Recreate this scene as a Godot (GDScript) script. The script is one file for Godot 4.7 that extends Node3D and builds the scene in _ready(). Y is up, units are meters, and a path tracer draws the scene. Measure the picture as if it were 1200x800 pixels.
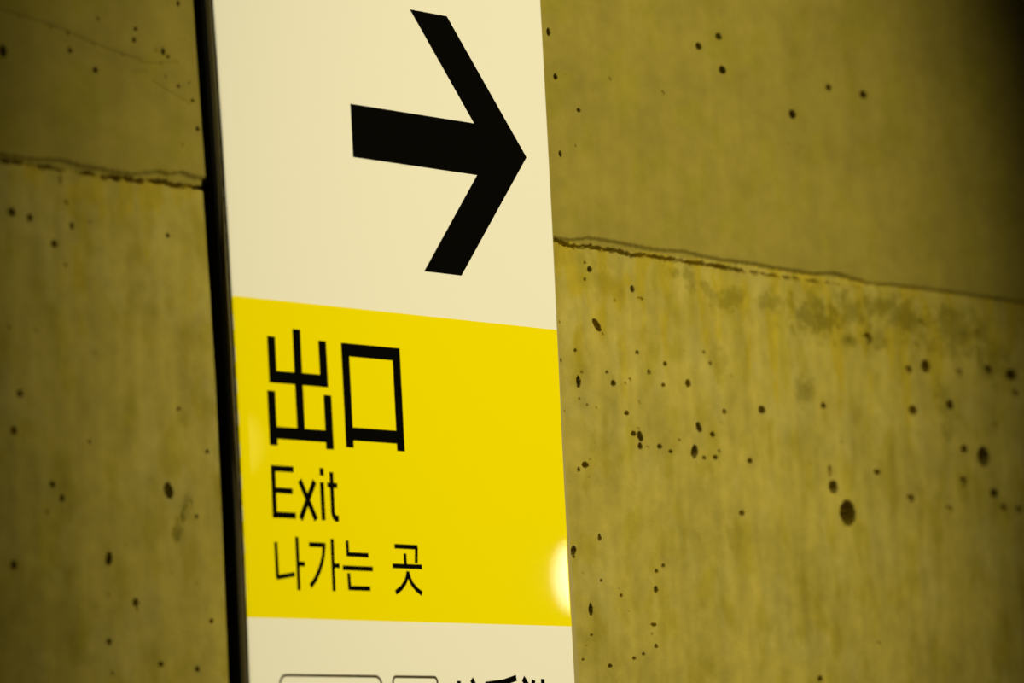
extends Node3D
# A backlit exit sign on a bare concrete wall, seen obliquely with a long lens.
# World: x along the wall to the right, y up, z out of the wall; the wall's upper face is z = 0. Metres; the surveyed lists are millimetres.

const FACE_Z := 0.011              # front of the sign
const ROI := Rect2(-520.0, 1640.0, 1640.0, 720.0)   # the part of the wall that is modelled closely (mm)
const CELL := 10.0
const CUTS := 18
const LOWER_Z := -2.5              # the lower pour lies this far behind the upper one (mm)

# crack along the foot of the upper pour, and the upper pour's ragged lower edge: [x, y]
var crack_line := [
	[-408, 2041.1], [-382, 2040.3], [-369, 2040.2], [-356, 2040.5], [-334, 2039.0], [-316, 2039.6], [-301, 2038.7], [-280, 2039.7],
	[-261, 2039.3], [-240, 2040.9], [-224, 2039.7], [-206, 2040.0], [-193, 2039.6], [234, 2035.3], [245, 2034.0], [256, 2033.2],
	[267, 2033.4], [279, 2034.5], [292, 2033.8], [311, 2033.9], [325, 2033.3], [334, 2032.1], [358, 2033.4], [376, 2032.7],
	[394, 2032.7], [413, 2032.4], [434, 2032.5], [455, 2032.0], [492, 2031.2], [529, 2030.5], [593, 2030.1], [659, 2030.3],
	[938, 2029.9],
]
var lip_line := [
	[-411, 2045.1], [-393, 2044.4], [-376, 2044.4], [-358, 2045.6], [-343, 2046.4], [-328, 2044.3], [-305, 2044.0], [-287, 2043.2],
	[-274, 2043.2], [-255, 2045.8], [-243, 2047.3], [-232, 2046.5], [-218, 2049.0], [-206, 2046.9], [-196, 2046.5], [230, 2037.5],
	[250, 2037.4], [262, 2039.1], [273, 2040.9], [291, 2040.8], [314, 2040.3], [343, 2039.2], [372, 2038.5], [403, 2040.2],
	[427, 2038.7], [463, 2037.4], [501, 2037.9], [532, 2036.8], [564, 2036.3], [596, 2035.8], [629, 2038.6], [655, 2036.4],
	[682, 2034.1], [722, 2035.3], [791, 2035.7], [862, 2035.3], [934, 2034.9],
]
# air holes in the concrete: [x, y, half width, half height, how open]
var holes_upper_left := [
	[-403, 2108.9, 3.5, 3.7, 0.7], [-334, 2116.1, 2.5, 1.5, 0.6], [-308, 2106.1, 2.5, 1.6, 0.7], [-303, 2139.2, 2.3, 1.4, 0.5], [-263, 2136.7, 1.8, 1.1, 0.7], [-265, 2129.4, 2.0, 1.7, 0.6], [-234, 2125.2, 1.7, 2.0, 0.9], [-229, 2122.1, 1.5, 0.9, 0.7],
	[-233, 2108.8, 1.7, 1.0, 0.5], [-219, 2103.9, 1.9, 1.1, 0.6], [-207, 2107.2, 1.2, 0.7, 0.6], [-215, 2158.2, 1.4, 1.7, 0.7], [-200, 2077.9, 1.7, 1.3, 0.9], [-204, 2095.9, 1.7, 1.0, 0.7], [-218, 2065.8, 2.3, 1.3, 0.4], [-334, 2126.9, 2.3, 1.2, 0.4],
	[-242, 2125.0, 1.5, 1.0, 0.5],
]
var holes_upper_right := [
	[234, 2184.2, 2.3, 2.5, 1.0], [240, 2152.8, 2.5, 1.8, 1.0], [269, 2131.4, 2.3, 1.2, 1.0], [262, 2105.1, 1.5, 0.8, 0.6], [241, 2097.9, 1.8, 2.0, 1.0], [314, 2158.0, 2.4, 1.3, 0.5], [387, 2154.7, 2.9, 1.5, 0.5], [442, 2194.3, 4.3, 2.2, 0.8],
	[472, 2204.5, 4.4, 2.3, 0.7], [475, 2179.7, 5.0, 2.6, 0.9], [576, 2155.3, 5.2, 3.0, 0.9], [254, 2155.2, 1.5, 0.7, 0.4], [634, 2181.0, 4.4, 2.3, 0.7], [688, 2180.4, 5.4, 2.8, 0.7], [567, 2131.1, 3.6, 2.0, 0.3], [241, 2105.2, 1.4, 0.7, 0.4],
	[289, 2146.1, 1.4, 0.7, 0.4],
]
var holes_lower_left := [
	[-398, 2009.5, 3.5, 2.4, 0.8], [-380, 2007.4, 2.6, 2.1, 0.8], [-356, 1992.6, 3.2, 2.1, 0.7], [-342, 2019.6, 2.3, 1.5, 0.5], [-337, 2005.4, 2.0, 2.2, 0.6], [-235, 2006.4, 1.7, 1.2, 0.9], [-347, 2033.4, 1.4, 3.2, 0.5], [-345, 2009.4, 1.8, 1.1, 0.4],
	[-318, 2009.4, 1.4, 1.0, 0.5], [-294, 2010.4, 1.3, 0.8, 0.4], [-346, 1979.9, 2.2, 1.3, 0.5], [-398, 1897.2, 2.8, 1.9, 0.9], [-232, 1895.3, 1.7, 1.0, 0.7], [-319, 1926.2, 1.3, 0.8, 0.5], [-407, 1937.3, 3.0, 1.6, 0.4], [-379, 1937.4, 1.7, 1.6, 0.4],
	[-406, 1874.0, 3.0, 2.6, 0.7], [-329, 1870.3, 1.8, 1.1, 0.6], [-203, 1869.2, 1.7, 1.2, 0.8], [-369, 1842.2, 2.6, 1.7, 0.8], [-360, 1834.0, 2.3, 2.1, 0.8], [-376, 1824.6, 2.3, 1.4, 0.5], [-412, 1791.3, 2.7, 2.4, 0.9], [-218, 1827.0, 1.7, 1.1, 0.7],
	[-296, 1806.4, 1.8, 1.1, 0.4], [-288, 1770.6, 2.9, 2.4, 1.0], [-287, 1766.3, 1.4, 1.6, 0.5], [-317, 1774.9, 1.8, 1.1, 0.5], [-318, 1745.6, 2.7, 1.7, 0.8], [-316, 1725.9, 1.8, 1.6, 0.5], [-264, 1732.3, 2.4, 1.5, 0.9], [-225, 1729.4, 2.4, 1.6, 0.8],
	[-207, 1760.3, 2.1, 1.3, 0.8], [-248, 1789.7, 1.7, 1.0, 0.4], [-222, 1783.8, 1.7, 1.0, 0.4],
]
var holes_by_the_sign := [
	[276, 2018.1, 3.0, 1.8, 1.0], [270, 2022.6, 1.7, 0.9, 0.7], [269, 2010.6, 1.8, 1.0, 0.7], [333, 2007.6, 2.6, 2.2, 1.0], [343, 2001.1, 4.7, 1.0, 0.6], [308, 1997.8, 1.8, 0.9, 0.6], [289, 1972.7, 1.5, 1.0, 0.6], [251, 1958.8, 1.8, 1.0, 0.8],
	[335, 1961.8, 2.4, 1.2, 0.8], [373, 1955.7, 2.6, 1.4, 0.8], [429, 1966.8, 2.4, 1.3, 0.6], [437, 1959.0, 2.7, 1.3, 0.6], [350, 1948.4, 2.4, 1.9, 0.6], [292, 1945.4, 1.9, 1.0, 0.7], [258, 1943.7, 1.6, 0.8, 0.7], [402, 1966.0, 1.8, 0.9, 0.4],
	[232, 1977.7, 1.1, 0.9, 0.7], [335, 1969.1, 1.5, 0.8, 0.4], [231, 1950.7, 1.2, 1.2, 0.7], [300, 1937.9, 3.0, 1.8, 1.0], [323, 1941.7, 2.1, 1.1, 0.6], [316, 1938.6, 1.8, 1.0, 0.6], [369, 1940.0, 2.4, 1.2, 0.8], [404, 1942.9, 3.6, 2.5, 0.9],
	[467, 1951.1, 2.0, 1.0, 0.5], [253, 1924.4, 1.6, 1.0, 0.6], [263, 1920.8, 1.6, 0.9, 0.7], [275, 1919.0, 1.5, 0.8, 0.6], [232, 1914.6, 1.1, 0.7, 0.6], [316, 1917.2, 2.8, 1.4, 0.9], [334, 1925.3, 1.8, 1.9, 0.4], [454, 1924.6, 2.8, 1.6, 0.8],
	[509, 1928.4, 4.8, 2.6, 0.9], [448, 1915.5, 3.1, 0.8, 0.5], [435, 1906.8, 3.3, 1.7, 0.9], [324, 1902.8, 3.3, 1.6, 1.0], [331, 1906.8, 1.9, 0.9, 0.6], [342, 1893.7, 2.8, 0.7, 0.6], [359, 1895.0, 3.2, 1.5, 0.9], [374, 1891.9, 2.6, 1.1, 0.8],
	[387, 1900.5, 2.2, 1.1, 0.6], [421, 1889.1, 2.7, 1.3, 0.7], [437, 1890.0, 3.2, 1.6, 0.8], [443, 1894.6, 2.5, 1.3, 0.6], [487, 1889.4, 3.7, 1.8, 0.7], [256, 1877.8, 3.9, 1.9, 1.0], [247, 1874.2, 2.0, 1.5, 0.7], [260, 1868.6, 1.8, 1.0, 0.4],
	[263, 1882.1, 1.7, 0.7, 0.6],
]
var holes_far := [
	[677, 1990.6, 8.1, 4.6, 0.5], [646, 1986.9, 4.7, 2.3, 0.4], [764, 2006.8, 6.9, 3.4, 0.4], [767, 1974.2, 6.9, 4.7, 0.8], [739, 1970.1, 6.2, 3.0, 0.6], [754, 1989.5, 5.5, 3.0, 0.4], [855, 2004.5, 6.5, 3.4, 0.4], [909, 1974.6, 8.8, 4.1, 0.8],
	[870, 1976.7, 7.2, 3.4, 0.6], [821, 1971.5, 6.4, 3.1, 0.5], [832, 2001.2, 6.4, 3.1, 0.4], [602, 1935.8, 3.9, 2.1, 0.8], [742, 1938.6, 6.6, 3.3, 0.8], [803, 1945.7, 5.9, 3.4, 0.8], [822, 1911.5, 5.9, 3.0, 0.8], [854, 1906.7, 9.3, 7.5, 1.0],
	[818, 1885.1, 7.1, 4.7, 0.5], [868, 1878.1, 6.6, 3.4, 0.8], [882, 1867.0, 5.8, 2.7, 0.6], [908, 1866.5, 5.8, 2.7, 0.6], [791, 1862.8, 7.0, 2.7, 0.5], [730, 1869.5, 6.6, 2.9, 0.6], [679, 1888.1, 5.4, 2.1, 0.7], [610, 1874.3, 6.5, 4.5, 1.0],
	[606, 1886.1, 3.4, 4.5, 0.5], [630, 1855.2, 11.2, 9.1, 1.0], [577, 1889.6, 2.6, 1.5, 0.4], [626, 1908.3, 2.9, 1.3, 0.5], [758, 1879.1, 3.0, 1.5, 0.4], [876, 1932.1, 4.3, 2.4, 0.5], [914, 1959.8, 5.9, 2.8, 0.6],
]
var holes_low := [
	[270, 1826.9, 2.1, 2.4, 0.7], [245, 1800.3, 2.3, 1.2, 0.4], [269, 1796.3, 1.5, 0.8, 0.8], [292, 1790.8, 1.4, 0.7, 0.5], [295, 1786.3, 2.1, 1.0, 0.9], [345, 1804.7, 2.4, 1.2, 0.8], [355, 1808.9, 2.4, 1.2, 0.8], [343, 1791.5, 2.7, 2.2, 1.0],
	[252, 1757.5, 1.7, 0.7, 0.8], [337, 1766.0, 4.1, 1.1, 0.8], [334, 1759.2, 1.9, 0.9, 0.6], [339, 1750.7, 2.6, 1.2, 0.8], [321, 1745.0, 2.1, 0.9, 0.8], [308, 1741.8, 2.3, 1.0, 0.9], [275, 1736.1, 2.5, 1.2, 0.9], [239, 1740.3, 1.5, 0.7, 0.8],
	[245, 1749.6, 1.2, 0.7, 0.5], [304, 1774.6, 1.7, 1.0, 0.4], [471, 1850.3, 3.7, 1.9, 0.7], [573, 1729.2, 3.9, 1.9, 0.8], [666, 1755.9, 4.7, 2.3, 0.4], [234, 1812.4, 1.8, 1.0, 0.8],
]
# the large deep pores: [x, y, half width, half height, tilt]
var pores := [
	[282, 1978.5, 2.7, 6.2, 58], [253, 1936.7, 2.6, 3.8, 0], [333, 1901.3, 3.8, 3.1, -35], [332, 1894.2, 2.7, 2.1, 0], [416, 1911.3, 2.9, 4.0, 54], [408, 1893.2, 4.0, 4.9, -48], [234, 1816.6, 3.8, 2.6, 34], [253, 1775.5, 2.5, 3.9, 0],
	[-247, 1842.6, 4.1, 5.0, 34], [-314, 1797.6, 2.9, 4.1, -24],
]
# scratches and a gouge: polylines, width, depth
var grooves := [
	{"w": 1.9, "d": 0.9, "p": [[-420, 2136], [-383, 2132.3], [-352, 2129.4], [-334, 2126.9], [-308, 2122.4], [-277, 2118.3], [-259, 2116.8]]},
	{"w": 1.4, "d": 0.8, "p": [[-256, 2114.8], [-236, 2116.5], [-219, 2119.5]]},
	{"w": 1.6, "d": 0.7, "p": [[-269, 2107.1], [-253, 2110.2]]},
	{"w": 1.2, "d": 0.6, "p": [[-248, 2104.6], [-232, 2100.0], [-208, 2093.3]]},
	{"w": 3.6, "d": 1.3, "p": [[-224, 1835], [-233, 1826], [-243, 1811]]},
]

var bins := {}
var feats := []
var ripple := FastNoiseLite.new()
var jag := FastNoiseLite.new()


func _ready() -> void:
	# camera
	var cam := Camera3D.new()
	cam.name = "camera"
	cam.fov = rad_to_deg(2.0 * atan(400.0 / 7000.0))
	cam.near = 0.05
	cam.far = 60.0
	var lens := CameraAttributesPhysical.new()
	lens.frustum_focal_length = 210.0
	lens.frustum_focus_distance = 4.13
	lens.exposure_aperture = 6.3
	cam.attributes = lens
	add_child(cam)
	cam.transform = Transform3D(Basis(Vector3(0.539485, -0.052554, 0.840353), Vector3(-0.054710, 0.993753, 0.097270), Vector3(-0.840216, -0.098452, 0.533240)), Vector3(-3.31832, 1.55205, 2.21023))
	cam.fov = rad_to_deg(2.0 * atan(400.0 / 7000.0))
	cam.current = true
	# closed concourse, no daylight
	var we := WorldEnvironment.new()
	we.name = "world_environment"
	var env := Environment.new()
	env.background_mode = Environment.BG_COLOR
	env.background_color = Color(0, 0, 0)
	env.tonemap_mode = Environment.TONE_MAPPER_LINEAR
	env.tonemap_exposure = 1.0
	env.sdfgi_enabled = true
	env.ssao_enabled = true
	env.ssil_enabled = true
	we.environment = env
	add_child(we)
	# out of view: a spot lighting wall and sign, two pendants mirrored in it
	unseen_spotlight(Vector3(0.42, 2.60, 2.20), Vector3(0.255, 1.975, 0.0), 3.70, 19.6)
	unseen_pendant_lamp(Vector3(2.074, 1.926, 1.173), 0.0185, 0.036, Color(1.0, 0.93, 0.72), 9.0, "slim opal pendant lamp out of view, placed to be mirrored at the right edge of the sign")
	unseen_pendant_lamp(Vector3(1.454, 2.041, 1.154), 0.0150, 0.028, Color(1.0, 0.82, 0.25), 1.0, "small dim opal pendant lamp out of view, hung higher, placed to be mirrored near the left edge of the sign")
	build_room()
	build_wall()
	build_sign()


# ---------------------------------------------------------------- helpers
func metas(o: Node, label: String, category: String, kind := "", group := "") -> void:
	if label: o.set_meta("label", label)
	if category: o.set_meta("category", category)
	if kind: o.set_meta("kind", kind)
	if group: o.set_meta("group", group)


func put(called: String, mesh: Mesh, mat: Material, parent: Node = self) -> MeshInstance3D:
	var o := MeshInstance3D.new()
	o.name = called
	o.mesh = mesh
	o.material_override = mat
	parent.add_child(o, true)
	return o


func start() -> SurfaceTool:
	var st := SurfaceTool.new()
	st.begin(Mesh.PRIMITIVE_TRIANGLES)
	st.set_smooth_group(-1)
	return st


func done(st: SurfaceTool) -> ArrayMesh:
	st.generate_normals()
	return st.commit()


func quad(st: SurfaceTool, a: Vector3, b: Vector3, c: Vector3, d: Vector3) -> void:
	# clockwise seen from the front
	for p in [a, b, c, a, c, d]:
		st.add_vertex(p)


func box(st: SurfaceTool, lo: Vector3, hi: Vector3, ch := 0.0) -> void:
	# a box whose upright edges are chamfered by ch
	var loop := [Vector2(lo.x + ch, lo.y), Vector2(hi.x - ch, lo.y), Vector2(hi.x, lo.y + ch), Vector2(hi.x, hi.y - ch), Vector2(hi.x - ch, hi.y), Vector2(lo.x + ch, hi.y), Vector2(lo.x, hi.y - ch), Vector2(lo.x, lo.y + ch)]
	if ch <= 0.0:
		loop = [Vector2(lo.x, lo.y), Vector2(hi.x, lo.y), Vector2(hi.x, hi.y), Vector2(lo.x, hi.y)]
	prism(st, PackedVector2Array(loop), lo.z, hi.z, 1.0)


func prism(st: SurfaceTool, poly: PackedVector2Array, z0: float, z1: float, unit := 0.001) -> void:
	# a flat outline (counter-clockwise or not) given depth from z0 to z1
	var tri := Geometry2D.triangulate_polygon(poly)
	for i in range(0, tri.size(), 3):
		var a := poly[tri[i]] * unit
		var b := poly[tri[i + 1]] * unit
		var c := poly[tri[i + 2]] * unit
		if (b - a).cross(c - a) > 0.0:
			var t := b
			b = c
			c = t
		for p in [a, b, c]: st.add_vertex(Vector3(p.x, p.y, z1))
		for p in [a, c, b]: st.add_vertex(Vector3(p.x, p.y, z0))
	var turn := -1.0 if Geometry2D.is_polygon_clockwise(poly) else 1.0
	for i in poly.size():
		var p := poly[i] * unit
		var q := poly[(i + 1) % poly.size()] * unit
		if turn < 0.0:
			var t2 := p
			p = q
			q = t2
		quad(st, Vector3(p.x, p.y, z1), Vector3(q.x, q.y, z1), Vector3(q.x, q.y, z0), Vector3(p.x, p.y, z0))


func outline(pts: Array) -> PackedVector2Array:
	var out := PackedVector2Array()
	for p in pts: out.append(Vector2(p[0], p[1]))
	return out


func glyph_mesh(strokes: Array, z0: float, z1: float, bolder := 0.0) -> ArrayMesh:
	# strokes: [width, points]; crossing strokes are joined into one outline
	var polys := []
	for s in strokes:
		for poly in Geometry2D.offset_polyline(outline(s[1]), (s[0] + bolder) * 0.5, Geometry2D.JOIN_MITER, Geometry2D.END_BUTT):
			var whole: PackedVector2Array = poly
			var rest := []
			for q in polys:
				var both := Geometry2D.merge_polygons(whole, q)
				if both.size() == 1: whole = both[0]
				else: rest.append(q)
			rest.append(whole)
			polys = rest
	var st := start()
	for poly in polys: prism(st, poly, z0, z1)
	return done(st)


func plain(c: Color, rough := 0.6, metal := 0.0) -> StandardMaterial3D:
	# c holds linear values
	var m := StandardMaterial3D.new()
	m.albedo_color = c.linear_to_srgb()
	m.roughness = rough
	m.metallic = metal
	return m


func glowing(c: Color, e: Color, rough: float) -> StandardMaterial3D:
	var m := plain(c, rough)
	m.emission_enabled = true
	m.emission = e.linear_to_srgb()
	m.emission_energy_multiplier = 1.0
	return m


func lathe(profile: Array, n := 24) -> ArrayMesh:
	# profile: [radius, height] from the bottom up
	var st := start()
	st.set_smooth_group(1)
	for k in n:
		var a0 := TAU * k / n
		var a1 := TAU * (k + 1) / n
		for i in profile.size() - 1:
			var r0: float = profile[i][0]
			var r1: float = profile[i + 1][0]
			var y0: float = profile[i][1]
			var y1: float = profile[i + 1][1]
			var p00 := Vector3(r0 * cos(a0), y0, r0 * sin(a0))
			var p01 := Vector3(r0 * cos(a1), y0, r0 * sin(a1))
			var p10 := Vector3(r1 * cos(a0), y1, r1 * sin(a0))
			var p11 := Vector3(r1 * cos(a1), y1, r1 * sin(a1))
			if r0 > 1e-6:
				for p in [p00, p01, p10]: st.add_vertex(p)
			if r1 > 1e-6:
				for p in [p01, p11, p10]: st.add_vertex(p)
	return done(st)


# ---------------------------------------------------------------- lamps
const WARM := Color(1.0, 0.94, 0.735)   # sRGB


func unseen_spotlight(at: Vector3, towards: Vector3, energy: float, half_angle: float) -> void:  # out of view; aim and cone set for the bright pool on the wall
	var t := Node3D.new()
	t.name = "unseen_spotlight"
	t.position = at
	add_child(t)
	metas(t, "black ceiling spot lamp on a short stem, out of view, placed to light the exit sign and the wall", "unseen_spotlight")
	var black := plain(Color(0.02, 0.02, 0.02), 0.45)
	var head := Node3D.new()
	head.name = "head_mount"
	t.add_child(head)
	head.look_at_from_position(at, towards, Vector3.UP)
	# turned so that the lathe axis (y) points backwards, away from the aim
	var turned := Basis(Vector3.RIGHT, PI / 2)
	var can := put("lamp_head", lathe([[0.034, 0.004], [0.038, 0.0], [0.042, 0.004], [0.042, 0.11], [0.03, 0.13], [0.0, 0.132]]), black, head)
	can.basis = turned
	var disc := put("lens", lathe([[0.0, 0.0062], [0.033, 0.006], [0.034, 0.012], [0.0, 0.013]]), glowing(Color(0.6, 0.6, 0.5), Color(1.0, 0.87, 0.5) * 4.0, 0.3), head)
	disc.basis = turned
	var ceiling := 2.95 - at.y
	put("stem", lathe([[0.0, 0.03], [0.009, 0.03], [0.009, ceiling - 0.03], [0.0, ceiling - 0.03]], 12), black, t).position = Vector3(0, 0, 0.05)
	put("ceiling_rose", lathe([[0.0, ceiling - 0.03], [0.045, ceiling - 0.03], [0.05, ceiling - 0.024], [0.05, ceiling], [0.0, ceiling]]), black, t).position = Vector3(0, 0, 0.05)
	var l := SpotLight3D.new()
	l.name = "spot_beam"
	l.light_color = WARM
	l.light_energy = energy
	l.light_size = 0.034
	l.spot_range = 20.0
	l.spot_attenuation = 2.0
	l.spot_angle = half_angle
	l.spot_angle_attenuation = 1.0
	l.shadow_enabled = true
	head.add_child(l)
	l.position = Vector3(0, 0, -0.004)


func unseen_pendant_lamp(at: Vector3, half_width: float, half_height: float, tone: Color, bright: float, label: String) -> void:  # out of view; placed and sized for its reflection in the sign face
	var t := Node3D.new()
	t.name = "unseen_pendant_lamp"
	t.position = at
	add_child(t, true)
	metas(t, label, "pendant lamp")
	var prof := []
	for i in 17:
		var a := PI * i / 16.0 - PI / 2
		prof.append([half_width * cos(a), half_height * sin(a)])
	put("bulb", lathe(prof), glowing(Color(0.6, 0.6, 0.55), tone * bright, 0.4), t)
	var black := plain(Color(0.02, 0.02, 0.02), 0.5)
	put("socket", lathe([[0.0, half_height * 0.93], [0.011, half_height * 0.93], [0.012, half_height + 0.03], [0.004, half_height + 0.04], [0.0, half_height + 0.04]], 16), black, t)
	put("cord", lathe([[0.0, half_height + 0.038], [0.0025, half_height + 0.038], [0.0025, 2.93 - at.y], [0.0, 2.93 - at.y]], 8), black, t)
	put("ceiling_rose", lathe([[0.0, 2.925 - at.y], [0.04, 2.925 - at.y], [0.045, 2.935 - at.y], [0.045, 2.95 - at.y], [0.0, 2.95 - at.y]], 20), black, t)
	var l := OmniLight3D.new()
	l.name = "bulb_light"
	l.light_color = tone.linear_to_srgb()
	l.light_energy = bright * PI * half_width * half_height / PI
	l.light_size = half_width * 0.8
	l.omni_range = 20.0
	l.omni_attenuation = 2.0
	l.shadow_enabled = true
	t.add_child(l)


# ---------------------------------------------------------------- the room around
func build_room() -> void:
	var concrete := plain(Color(0.30, 0.25, 0.1), 0.9)
	var tiles := plain(Color(0.16, 0.14, 0.08), 0.6)
	var parts := {
		"floor": [Vector3(-6, -0.2, -0.25), Vector3(9, 0.0, 5.2), tiles, "dull brown floor of the concourse"],
		"ceiling": [Vector3(-6, 2.95, -0.25), Vector3(9, 3.15, 5.2), concrete, "bare concrete ceiling of the concourse"],
		"wall_front": [Vector3(-6, 0.0, 5.0), Vector3(9, 2.95, 5.2), concrete, "bare concrete wall across the concourse"],
		"wall_left": [Vector3(-6.2, -0.2, -0.25), Vector3(-6, 3.15, 5.2), concrete, "bare concrete end wall on the left"],
		"wall_right": [Vector3(9, -0.2, -0.25), Vector3(9.2, 3.15, 5.2), concrete, "bare concrete end wall on the right"],
	}
	for called in parts:
		var p: Array = parts[called]
		var st := start()
		box(st, p[0], p[1])
		var o := put(called, done(st), p[2])
		metas(o, p[3], "", "structure")


# ---------------------------------------------------------------- the concrete wall
func follow(line: Array, x: float) -> float:
	# height of a surveyed line at x
	var n := line.size()
	if x <= line[0][0]: return line[0][1]
	for i in range(1, n):
		if x <= line[i][0]:
			var a: Array = line[i - 1]
			var b: Array = line[i]
			return lerpf(a[1], b[1], (x - a[0]) / (b[0] - a[0]))
	return line[n - 1][1]


func bin_feature(f: Dictionary, lo: Vector2, hi: Vector2) -> void:
	feats.append(f)
	for i in range(floori((lo.x - ROI.position.x) / CELL), floori((hi.x - ROI.position.x) / CELL) + 1):
		for j in range(floori((lo.y - ROI.position.y) / CELL), floori((hi.y - ROI.position.y) / CELL) + 1):
			var key := Vector2i(i, j)
			if not bins.has(key): bins[key] = []
			bins[key].append(f)


func add_hole(x: float, y: float, rx: float, ry: float, tilt: float, open: float) -> void:
	var r := maxf(rx, ry)
	var small := minf(rx, ry)
	bin_feature({"hole": true, "c": Vector2(x, y), "rx": rx, "ry": ry, "co": cos(deg_to_rad(tilt)), "si": sin(deg_to_rad(tilt)), "d": clampf(small * 5.0, 4.0, 27.0) * open * open, "s": x * 0.7, "wide": 0.7 * smoothstep(0.35, 0.8, open)}, Vector2(x - r * 1.3, y - r * 1.3), Vector2(x + r * 1.3, y + r * 1.3))


func surface(p: Vector2, near: Array, by_joint: bool, lip: float, crack: float) -> Vector3:
	# where the concrete's surface over p lies, in mm; air holes are wider inside than at their mouths
	var h := LOWER_Z
	var aside := Vector2.ZERO
	if by_joint:
		if p.y > crack:
			var drop := 3.0 + 1.2 * smoothstep(430.0, 600.0, p.x)
			h = lerpf(lerpf(LOWER_Z - 1.2, -drop, smoothstep(crack, lip - 1.6, p.y)), 0.0, smoothstep(lip - 2.0, lip + 1.2, p.y))
		var open := 0.55 + 0.9 * jag.get_noise_1d(p.x * 1.7)
		if p.x > 480.0: open -= (p.x - 480.0) / 260.0
		if p.x < -300.0: open -= 0.25
		if open > 0.02:
			var wob := crack + 1.1 * jag.get_noise_1d(p.x * 3.1 + 900.0)
			h -= 14.0 * minf(open, 1.0) * (1.0 - smoothstep(0.5, 0.8 + 1.35 * open, absf(p.y - wob)))
		# a torn, slightly proud rim along the crack's lower side
		h += 0.7 * maxf(0.0, jag.get_noise_2d(p.x * 2.2, p.y * 5.0)) * (1.0 - smoothstep(1.0, 7.0, absf(p.y - crack)))
	elif p.y > lip:
		h = 0.0
	for f in near:
		if f.has("hole"):
			var v: Vector2 = p - f.c
			var u: float = (v.x * f.co + v.y * f.si) / f.rx
			var w: float = (-v.x * f.si + v.y * f.co) / f.ry
			var t: float = sqrt(u * u + w * w) * (1.0 + 0.16 * ripple.get_noise_2d(p.x * 4.0, p.y * 4.0 + f.s))
			if t < 1.12:
				var inside: float = 1.0 - smoothstep(0.78, 1.10, t)
				h -= f.d * inside
				aside += v * (inside * f.wide)
		else:
			var d: float = Geometry2D.get_closest_point_to_segment(p, f.a, f.b).distance_to(p)
			var wide: float = f.w * (1.0 + 0.5 * ripple.get_noise_2d(p.x * 3.0, p.y * 3.0))
			h -= f.d * (1.0 - smoothstep(wide * 0.3, wide, d))
	return Vector3(p.x + aside.x, p.y + aside.y, h)


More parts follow.
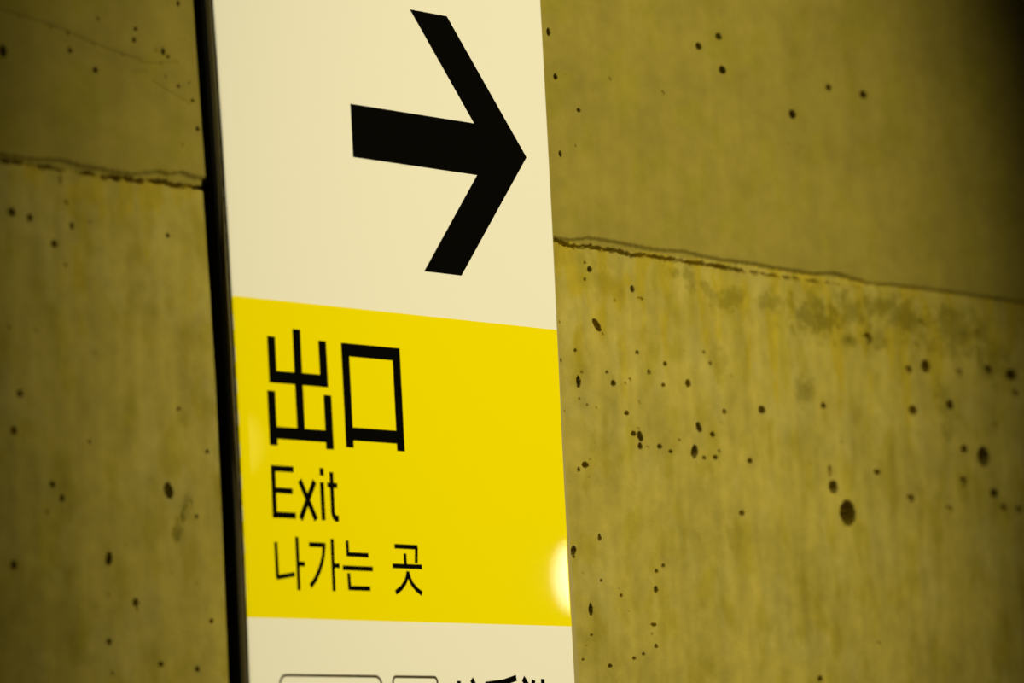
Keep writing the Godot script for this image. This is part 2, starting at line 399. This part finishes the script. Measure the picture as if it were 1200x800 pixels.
func wall_material() -> StandardMaterial3D:
	var w := 1640
	var h := 720
	var big := FastNoiseLite.new()
	big.seed = 11
	big.frequency = 1.0
	big.fractal_octaves = 4
	var streak := FastNoiseLite.new()
	streak.seed = 23
	streak.frequency = 1.0
	streak.fractal_octaves = 2
	var grain := FastNoiseLite.new()
	grain.seed = 5
	grain.frequency = 1.0
	grain.fractal_octaves = 2
	# dark damp stains: [x, y, half width, half height, strength]
	var stains := [
		[467, 2010, 26, 12, 0.30], [529, 2010, 22, 9, 0.30], [600, 2003, 44, 16, 0.42], [652, 2012, 30, 14, 0.36], [700, 2018, 40, 10, 0.36], [735, 2012, 34, 16, 0.40], [690, 1992, 26, 9, 0.35], [645, 1988, 12, 6, 0.35],
		[820, 2006, 60, 22, 0.34], [880, 1985, 40, 20, 0.3], [794, 1950, 18, 16, 0.28], [574, 1946, 16, 11, 0.30], [800, 1935, 14, 22, 0.25], [414, 1822, 26, 14, 0.10], [560, 1800, 40, 30, 0.08],
		[300, 2010, 26, 14, 0.12], [415, 2020, 10, 10, 0.34], [392, 2024, 9, 6, 0.3], [436, 2016, 8, 8, 0.3], [562, 2012, 8, 12, 0.35], [590, 2018, 9, 8, 0.3], [450, 1960, 14, 14, 0.16], [-230, 1831, 5, 7, 0.40], [-240, 1817, 6, 8, 0.42], [-380, 1760, 60, 40, 0.12],
	]
	var bytes := PackedByteArray()
	bytes.resize(w * h * 3)
	var relief := PackedByteArray()
	relief.resize(w * h)
	var k := 0
	for j in h:
		var y := ROI.end.y - j
		for i in w:
			var x := ROI.position.x + i
			var joint := 2038.0 if x < 0 else 2033.0
			var low := y < joint + 3.0 + 2.0 * streak.get_noise_1d(x * 0.2)
			var mott := big.get_noise_2d(x / 120.0, y / 80.0) * 0.14 + big.get_noise_2d(x / 30.0 + 70.0, y / 19.0) * 0.10
			var fine := grain.get_noise_2d(x / 3.0, y / 2.2)
			var run := streak.get_noise_2d(x / 30.0, y / 170.0)
			var c := Vector3(0.405, 0.338, 0.060)
			if low:
				c = Vector3(0.545, 0.460, 0.090)
				# rusty yellow runs that hang from the joint, each with a length of its own
				var reach := 24.0 + 200.0 * maxf(0.0, streak.get_noise_1d(x / 40.0) + 0.16)
				var on := 1.0 - smoothstep(reach * 0.5, reach, joint - y + 16.0 * big.get_noise_2d(x / 16.0, y / 14.0))
				on *= smoothstep(-0.30, 0.20, streak.get_noise_2d(x / 34.0, y / 50.0 + 40.0))
				c = c.lerp(Vector3(0.545, 0.432, 0.030), on * 0.85)
				mott += run * 0.15 + big.get_noise_2d(x / 15.0 - 12.0, y / 17.0 + 3.0) * 0.10
				# pale lime patches and ochre patches
				c = c.lerp(Vector3(0.570, 0.495, 0.130), 0.6 * smoothstep(0.08, 0.42, big.get_noise_2d(x / 64.0 + 31.0, y / 80.0)))
				c = c.lerp(Vector3(0.450, 0.375, 0.028), 0.6 * smoothstep(0.02, 0.50, big.get_noise_2d(x / 46.0 - 55.0, y / 64.0)))
			else:
				mott += run * 0.06
				c = c.lerp(Vector3(0.378, 0.328, 0.036), 0.6 * smoothstep(0.05, 0.4, big.get_noise_2d(x / 70.0 - 25.0, y / 60.0)))
			var dark := 0.0
			for s in stains:
				var dx: float = (x - s[0]) / s[2]
				var dy: float = (y - s[1]) / s[3]
				var r2 := dx * dx + dy * dy
				if r2 < 3.4:
					var edge := sqrt(r2) + 0.7 * big.get_noise_2d(x / 26.0, y / 15.0 + 9.0) + 0.5 * big.get_noise_2d(x / 9.0 + 50.0, y / 8.0)
					dark = maxf(dark, s[4] * (1.0 - smoothstep(0.25, 1.25, edge)))
			# pale ridge left by a seam of the formwork
			var seam := absf(x - 359.0 + 3.0 * streak.get_noise_1d(y / 40.0)) / 7.0
			if low and seam < 1.0 and y < 1822.0: mott += 0.13 * (1.0 - seam * seam) * smoothstep(1822.0, 1795.0, y)
			var v := (1.0 + mott + fine * 0.05) * (1.0 - dark)
			c *= maxf(v, 0.05)
			bytes[k * 3] = int(255.0 * to_srgb(c.x))
			bytes[k * 3 + 1] = int(255.0 * to_srgb(c.y))
			bytes[k * 3 + 2] = int(255.0 * to_srgb(c.z * (1.0 - dark * 0.9)))
			relief[k] = clampi(int(128.0 + 70.0 * fine + 130.0 * mott), 0, 255)
			k += 1
	var m := plain(Color(1, 1, 1), 0.8)
	m.albedo_texture = ImageTexture.create_from_image(Image.create_from_data(w, h, false, Image.FORMAT_RGB8, bytes))
	m.heightmap_enabled = true
	m.heightmap_scale = 0.06
	m.heightmap_texture = ImageTexture.create_from_image(Image.create_from_data(w, h, false, Image.FORMAT_L8, relief))
	m.metallic_specular = 0.3
	return m


func to_srgb(v: float) -> float:
	v = clampf(v, 0.0, 1.0)
	return 12.92 * v if v < 0.0031308 else 1.055 * pow(v, 1.0 / 2.4) - 0.055


func wall_uv(p: Vector2) -> Vector2:
	return Vector2((p.x - ROI.position.x) / ROI.size.x, (ROI.end.y - p.y) / ROI.size.y)


func cuts(from: float, to: float, origin: float, step: float) -> Array:
	# from, every whole step from the origin in between, to
	var out := [from]
	var k := floorf((from - origin) / step) + 1.0
	while origin + k * step < to - 0.01:
		if origin + k * step > from + 0.01: out.append(origin + k * step)
		k += 1.0
	out.append(to)
	return out


func build_wall() -> void:
	ripple.seed = 3
	ripple.frequency = 0.1
	jag.seed = 8
	jag.frequency = 0.05
	jag.fractal_octaves = 3
	for list in [holes_upper_left, holes_upper_right, holes_lower_left, holes_by_the_sign, holes_far, holes_low]:
		for v in list: add_hole(v[0], v[1], v[2] * lerpf(0.78, 0.98, v[4]), v[3] * lerpf(0.82, 1.0, v[4]), 0.0, v[4])
	for v in pores: add_hole(v[0], v[1], v[2], v[3], v[4], 1.0)
	for g in grooves:
		for i in g.p.size() - 1:
			var a := Vector2(g.p[i][0], g.p[i][1])
			var b := Vector2(g.p[i + 1][0], g.p[i + 1][1])
			bin_feature({"a": a, "b": b, "w": g.w, "d": g.d}, a.min(b) - Vector2.ONE * g.w * 2.0, a.max(b) + Vector2.ONE * g.w * 2.0)
	var mat := wall_material()
	var root := Node3D.new()
	root.name = "wall_back"
	add_child(root)
	metas(root, "pitted olive concrete wall behind the exit sign, with a level pour joint", "", "structure")
	var verts := [PackedVector3Array(), PackedVector3Array()]
	var norms := [PackedVector3Array(), PackedVector3Array()]
	var uvs := [PackedVector2Array(), PackedVector2Array()]
	var idx := [PackedInt32Array(), PackedInt32Array()]
	var nx := int(ROI.size.x / CELL)
	var ny := int(ROI.size.y / CELL)
	for i in nx:
		var x0 := ROI.position.x + i * CELL
		var mid := follow(crack_line, x0 + CELL * 0.5)
		for j in ny:
			var y0 := ROI.position.y + j * CELL
			var by_joint := y0 + CELL > mid - 12.0 and y0 < mid + 22.0
			var near: Array = bins.get(Vector2i(i, j), [])
			var n := CUTS if by_joint or near.size() else 1
			var s := CELL / n
			var e := s if n > 1 else 0.0
			# heights on a grid one step wider than the cell, for the normals
			var g := PackedVector3Array()
			var m := n + 3
			g.resize(m * m)
			for a in m:
				var px := x0 + (a - 1) * s
				var lip := follow(lip_line, px) + 0.7 * jag.get_noise_1d(px * 2.3 - 300.0)
				var crack := follow(crack_line, px)
				for b in m:
					g[a * m + b] = surface(Vector2(px, y0 + (b - 1) * s), near, by_joint, lip, crack)
			var part := 1 if y0 + CELL * 0.5 > mid else 0
			if not by_joint:
				patch(verts[part], norms[part], uvs[part], idx[part], x0, y0, n, s, g, m, null)
			else:
				for which in 2:
					patch(verts[which], norms[which], uvs[which], idx[which], x0, y0, n, s, g, m, func(cy: float) -> bool: return (cy > mid) == (which == 1))
	# the plain wall beyond the part that is seen
	# (its texture is mirrored strip by strip, so that each pour goes on in its own tone)
	for q in [[0, -6000, 0, ROI.position.x, 2035], [1, -6000, 2035, ROI.position.x, 2950], [0, ROI.end.x, 0, 9000, 2035], [1, ROI.end.x, 2035, 9000, 2950], [0, ROI.position.x, 0, ROI.end.x, ROI.position.y], [1, ROI.position.x, ROI.end.y, ROI.end.x, 2950]]:
		var which: int = q[0]
		var z := 0.0 if which == 1 else LOWER_Z
		var xs := cuts(q[1], q[3], ROI.position.x, ROI.size.x)
		var ys := cuts(q[2], q[4], 2060.0 if which == 1 else ROI.position.y, 300.0)
		for i in xs.size() - 1:
			for j in ys.size() - 1:
				var base: int = verts[which].size()
				for p in [Vector2(xs[i], ys[j]), Vector2(xs[i], ys[j + 1]), Vector2(xs[i + 1], ys[j + 1]), Vector2(xs[i + 1], ys[j])]:
					verts[which].append(Vector3(p.x, p.y, z) * 0.001)
					norms[which].append(Vector3(0, 0, 1))
					var low_edge := 2060.0 if which == 1 else ROI.position.y
					uvs[which].append(wall_uv(Vector2(ROI.position.x + pingpong(p.x - ROI.position.x, ROI.size.x), low_edge + pingpong(p.y - low_edge, 300.0))))
				idx[which].append_array([base, base + 1, base + 2, base, base + 2, base + 3])
	var labels := ["yellow-stained, heavily pitted lower pour of concrete", "smoother grey-olive upper pour of concrete"]
	for part in 2:
		var arrays := []
		arrays.resize(Mesh.ARRAY_MAX)
		arrays[Mesh.ARRAY_VERTEX] = verts[part]
		arrays[Mesh.ARRAY_NORMAL] = norms[part]
		arrays[Mesh.ARRAY_TEX_UV] = uvs[part]
		arrays[Mesh.ARRAY_INDEX] = idx[part]
		var mesh := ArrayMesh.new()
		mesh.add_surface_from_arrays(Mesh.PRIMITIVE_TRIANGLES, arrays)
		var o := put("concrete_panel", mesh, mat, root)
		o.set_meta("label", labels[part])
	var st := start()
	box(st, Vector3(-6.0, 0.0, -0.25), Vector3(9.0, 2.95, -0.03))
	put("wall_core", done(st), plain(Color(0.3, 0.25, 0.09), 0.9), root)


func patch(verts: PackedVector3Array, norms: PackedVector3Array, uvs: PackedVector2Array, idx: PackedInt32Array, x0: float, y0: float, n: int, s: float, g: PackedVector3Array, m: int, keep) -> void:
	var first := verts.size()
	var added := PackedInt32Array()
	for a in n:
		for b in n:
			if keep != null and not keep.call(y0 + (b + 0.5) * s):
				continue
			var q := first + a * (n + 1) + b
			# clockwise seen from the front
			added.append_array([q, q + 1, q + n + 2, q, q + n + 2, q + n + 1])
	if added.is_empty():
		return
	idx.append_array(added)
	for a in n + 1:
		for b in n + 1:
			var c := (a + 1) * m + b + 1
			verts.append(g[c] * 0.001)
			norms.append((g[c + m] - g[c - m]).cross(g[c + 1] - g[c - 1]).normalized())
			uvs.append(wall_uv(Vector2(x0 + a * s, y0 + b * s)))


# ---------------------------------------------------------------- the sign
const SIGN_LOW := 1.640
const SIGN_TOP := 2.232


func sign_left(y: float) -> float:
	return -0.1833 - 0.070 * (y - 1.875) * (y - 1.875)


func sign_right(y: float) -> float:
	return 0.2057 + 0.0028 * smoothstep(1.84, 2.08, y)


func face_sheet(y0: float, y1: float, lift: float) -> ArrayMesh:
	# the front sheet: flat, rolled back over 9 mm at the left edge and 5 mm at the right
	var st := start()
	st.set_smooth_group(1)
	var rows := maxi(2, int((y1 - y0) / 0.02))
	var prof := []    # [from the left edge, inset share, z share, normal]
	for i in 9:
		var a := PI / 2 * i / 8.0
		prof.append([true, 1.0 - cos(a), sin(a), Vector3(-0.0013 * cos(a), 0, 0.0085 * sin(a) + 1e-6).normalized()])
	for i in 9:
		var a := PI / 2 * (8 - i) / 8.0
		prof.append([false, 1.0 - cos(a), sin(a), Vector3(0.0010 * cos(a), 0, 0.0022 * sin(a) + 1e-6).normalized()])
	var grid := []
	for r in rows + 1:
		var y := lerpf(y0, y1, float(r) / rows)
		var row := [[Vector3(sign_left(y), y, FACE_Z - 0.0017), Vector3.LEFT]]
		for p in prof:
			var x: float = sign_left(y) + 0.0085 * p[1] if p[0] else sign_right(y) - 0.0022 * p[1]
			row.append([Vector3(x, y, FACE_Z + lift - (0.0013 if p[0] else 0.0010) * (1.0 - p[2])), p[3]])
		row.append([Vector3(sign_right(y), y, FACE_Z - 0.0017), Vector3.RIGHT])
		grid.append(row)
	for r in rows:
		for i in grid[r].size() - 1:
			for v in [grid[r][i], grid[r + 1][i], grid[r + 1][i + 1], grid[r][i], grid[r + 1][i + 1], grid[r][i + 1]]:
				st.set_normal(v[1])
				st.add_vertex(v[0])
	return st.commit()


func layer(inset_left: float, inset_right: float, y0: float, y1: float, z0: float, z1: float, right_at = null, spread := 0.0) -> ArrayMesh:
	var st := start()
	var poly := PackedVector2Array()
	var rows := 24
	for r in rows + 1:
		var y := lerpf(y0, y1, float(r) / rows)
		poly.append(Vector2(sign_left(y) + inset_left - spread * smoothstep(1.90, 2.12, y), y))
	for r in rows + 1:
		var y := lerpf(y1, y0, float(r) / rows)
		var x: float = right_at.call(y) if right_at != null else sign_right(y) - inset_right
		poly.append(Vector2(x, y))
	prism(st, poly, z0, z1, 1.0)
	return done(st)


func build_sign() -> void:
	var t := Node3D.new()
	t.name = "exit_sign"
	add_child(t)
	metas(t, "tall backlit white and yellow exit sign with a black arrow on the concrete wall", "sign")
	var st: SurfaceTool
	var black_paint := plain(Color(0.005, 0.005, 0.003), 0.9)
	black_paint.metallic_specular = 0.15
	put("mounting_frame", layer(-0.0046, 0.012, SIGN_LOW + 0.002, SIGN_TOP - 0.002, 0.0, 0.0050, null, 0.0032), black_paint, t)
	st = start()
	# folded metal tray: its side leans back towards the wall
	var fold := [Vector2(-0.0045, 0.0052), Vector2(-0.0026, 0.0051), Vector2(-0.0013, 0.0076), Vector2(-0.0009, 0.0079), Vector2(0.004, 0.0079)]
	for r in 24:
		var ya := lerpf(SIGN_LOW, SIGN_TOP, r / 24.0)
		var yb := lerpf(SIGN_LOW, SIGN_TOP, (r + 1) / 24.0)
		for i in range(1, fold.size() - 1):
			quad(st, Vector3(sign_left(ya) + fold[i].x, ya, fold[i].y), Vector3(sign_left(yb) + fold[i].x, yb, fold[i].y), Vector3(sign_left(yb) + fold[i + 1].x, yb, fold[i + 1].y), Vector3(sign_left(ya) + fold[i + 1].x, ya, fold[i + 1].y))
	prism(st, PackedVector2Array([Vector2(sign_left(SIGN_LOW) + 0.004, SIGN_LOW), Vector2(0.202, SIGN_LOW), Vector2(0.202, SIGN_TOP), Vector2(sign_left(SIGN_TOP) + 0.004, SIGN_TOP)]), 0.0050, 0.0079, 1.0)
	put("metal_tray", done(st), plain(Color(0.27, 0.235, 0.12), 0.5), t)
	put("gasket", layer(-0.0001, 0.003, SIGN_LOW, SIGN_TOP, 0.0079, 0.0093), black_paint, t)
	put("edge_rim", layer(0.006, 0.0, SIGN_LOW, SIGN_TOP, 0.0072, 0.0089, func(y: float) -> float: return 0.2112 + 0.0030 * (1.0 - smoothstep(1.72, 1.88, y))), plain(Color(0.55, 0.47, 0.17), 0.4), t)
	var gloss := 0.022
	put("face_panel", face_sheet(SIGN_LOW, SIGN_TOP, 0.0), glowing(Color(0.55, 0.55, 0.52), Color(0.525, 0.462, 0.266), gloss), t)
	var band := put("yellow_band", face_sheet(1.7621, 1.9695, 0.00012), glowing(Color(0.55, 0.47, 0.0), Color(0.53, 0.407, 0.0), gloss), t)
	var ink := plain(Color(0.002, 0.002, 0.001), 0.6)
	ink.metallic_specular = 0.12
	var z0 := FACE_Z - 0.0003
	var z1 := FACE_Z + 0.0003
	# arrow
	st = start()
	prism(st, outline([[-38.4, 2107.3], [113, 2107.2], [39.8, 2179], [85.2, 2178.9], [178.1, 2088.9], [86.8, 2000], [40.9, 2000], [113.4, 2071.3], [-38.3, 2071.5]]), z0, z1)
	put("arrow", done(st), ink, t)
	# the two large characters, of straight strokes
	var kanji := [
		[[8.8, [[-115.4, 1951.7], [-115.4, 1880]]], [8.8, [[-144.6, 1945.5], [-144.6, 1915.1]]], [8.1, [[-149.0, 1919.15], [-81.7, 1919.15]]], [8.7, [[-86.05, 1945.7], [-86.05, 1915.1]]], [8.8, [[-147.5, 1909.8], [-147.5, 1874.3]]], [8.0, [[-147.5, 1882.6], [-83.0, 1882.6]]], [8.8, [[-83.0, 1909.9], [-83.0, 1874.2]]]],
		[[8.9, [[-59.55, 1945.7], [-59.55, 1876.3]]], [9.1, [[1.15, 1945.7], [1.15, 1876.2]]], [8.7, [[-55.1, 1941.35], [-3.4, 1941.35]]], [8.8, [[-55.1, 1885.5], [-3.4, 1885.5]]]],
	]
	for glyph in kanji:
		put("kanji_character", glyph_mesh(glyph, z0, z1), ink, band)
	# Latin letters
	var latin := [
		[[4.9, [[-149.6, 1861.2], [-150.1, 1827.1]]], [3.9, [[-151.9, 1859.3], [-126.4, 1859.3]]], [3.8, [[-151, 1845.1], [-128.6, 1845.0]]], [4.0, [[-152.4, 1829.2], [-126.3, 1829.2]]]],
		[[4.6, [[-119.9, 1852.5], [-103.1, 1827.1]]], [4.6, [[-102.9, 1852.5], [-120.8, 1827.1]]]],
		[[4.4, [[-94.1, 1861.5], [-94.1, 1856.4]]], [4.4, [[-94.5, 1852.2], [-94.6, 1827.1]]]],
		[[4.2, [[-83.0, 1859.2], [-83.2, 1832.4], [-82.2, 1830.0], [-80.2, 1828.6], [-76.8, 1828.8]]], [3.4, [[-88.4, 1850.6], [-76.8, 1850.5]]]],
	]
	for glyph in latin:
		put("letter", glyph_mesh(glyph, z0, z1, 0.0), ink, band)
	# Korean syllables
	var korean := [
		[[3.2, [[-150.6, 1811.4], [-150.5, 1788.4]]], [2.7, [[-151.6, 1788.4], [-131.0, 1790.9]]], [3.2, [[-126.5, 1815.4], [-126.8, 1780.7]]], [2.8, [[-126.4, 1797.9], [-118.6, 1797.8]]]],
		[[2.8, [[-112.8, 1810.8], [-93.9, 1810.8]]], [3.1, [[-95.4, 1811.0], [-97.0, 1803.8], [-99.4, 1798.6], [-102.4, 1793.8], [-107.6, 1787.9], [-113.4, 1783.5]]], [3.2, [[-85.9, 1815.2], [-86.5, 1780.8]]], [2.8, [[-86.2, 1797.7], [-78.6, 1797.6]]]],
		[[3.1, [[-68.5, 1814.7], [-68.4, 1804.1]]], [2.8, [[-68.4, 1805.5], [-44.0, 1805.4]]], [2.9, [[-75.0, 1796.4], [-39.7, 1796.4]]], [3.1, [[-68.4, 1793.1], [-68.1, 1781.9]]], [2.8, [[-68.1, 1783.3], [-43.8, 1783.3]]]],
		[[2.8, [[-12.6, 1812.3], [15.2, 1812.2]]], [3.1, [[13.8, 1812.2], [12.6, 1801.4]]], [3.0, [[-0.5, 1807.7], [-0.4, 1799.2]]], [2.9, [[-16.0, 1799.1], [19.3, 1799.1]]], [3.0, [[2.0, 1795.6], [0.4, 1791.4], [-1.6, 1788.5], [-6.9, 1784.4], [-13.8, 1781.4]]], [3.0, [[2.0, 1795.6], [3.8, 1791.2], [6.2, 1787.7], [11.6, 1783.9], [17.8, 1781.2]]]],
	]
	for glyph in korean:
		put("korean_syllable", glyph_mesh(glyph, z0, z1, 0.3), ink, band)
	# the row at the foot of the sign: two pictogram frames and the first words beside them
	for f in [[-154.4, -34.8, 8.0], [-23.3, 32.0, 4.6]]:
		st = start()
		var loops := []
		for inset in [0.0, 1.7]:
			var loop := []
			for corner in 4:
				var cx: float = f[1] - f[2] if corner in [0, 3] else f[0] + f[2]
				var cy: float = 1726.2 - f[2] if corner in [0, 1] else 1664.0 + f[2]
				for q in 7:
					var a := PI / 2 * corner + PI / 2 * q / 6.0
					loop.append([cx + (f[2] - inset) * cos(a), cy + (f[2] - inset) * sin(a)])
			loops.append(loop)
		for i in loops[0].size():
			var n: int = (i + 1) % loops[0].size()
			prism(st, outline([loops[0][i], loops[0][n], loops[1][n], loops[1][i]]), z0, z1)
		put("pictogram_frame", done(st), plain(Color(0.085, 0.058, 0.012), 0.4), t)
	var words := [
		[[4.4, [[57.4, 1723.1], [57.4, 1710]]], [3.6, [[57.4, 1711], [57.4, 1690], [54.5, 1685], [48, 1684.5], [43.5, 1690], [46, 1697], [55, 1702.5], [67, 1703.5], [76, 1699], [78, 1691], [73, 1685], [64, 1682.5]]], [4.2, [[44.5, 1711.5], [70, 1712.5]]], [4.2, [[73.4, 1724.3], [81, 1715]]]],
		[[4.2, [[129.5, 1725.6], [113, 1722.4], [90.4, 1720.7]]], [4.2, [[88, 1711], [132, 1711]]], [4.2, [[84, 1701.5], [136, 1701.5]]], [4.4, [[111, 1722], [111, 1688], [108, 1685], [101, 1684.5]]]],
		[[4.6, [[138.2, 1725.4], [146.5, 1717.5]]], [4.4, [[135, 1712], [143, 1705.5]]], [4.4, [[136.5, 1684], [145.5, 1700]]], [4.2, [[151.4, 1724.4], [147, 1710]]], [4.3, [[163.2, 1725.2], [163.2, 1702]]], [4.2, [[150, 1715], [178, 1715]]], [4.2, [[146, 1702.5], [182, 1702.5]]], [4.2, [[157, 1702], [155, 1692], [146, 1684]]], [4.2, [[168, 1702], [168, 1688], [170.5, 1685.5], [179, 1685.5], [182, 1687], [182.5, 1692]]]],
	]
	for glyph in words:
		put("japanese_character", glyph_mesh(glyph, z0, z1, 0.0), ink, t)
	# the light that the lit face gives
	var l := AreaLight3D.new()
	l.name = "face_glow"
	l.light_color = WARM
	l.area_size = Vector2(0.36, SIGN_TOP - SIGN_LOW)
	l.area_normalize_energy = false
	l.light_energy = 0.04
	l.area_range = 20.0
	l.area_attenuation = 2.0
	l.shadow_enabled = true
	t.add_child(l)
	l.position = Vector3(0.0105, (SIGN_TOP + SIGN_LOW) / 2, FACE_Z + 0.003)
	l.rotation.y = PI
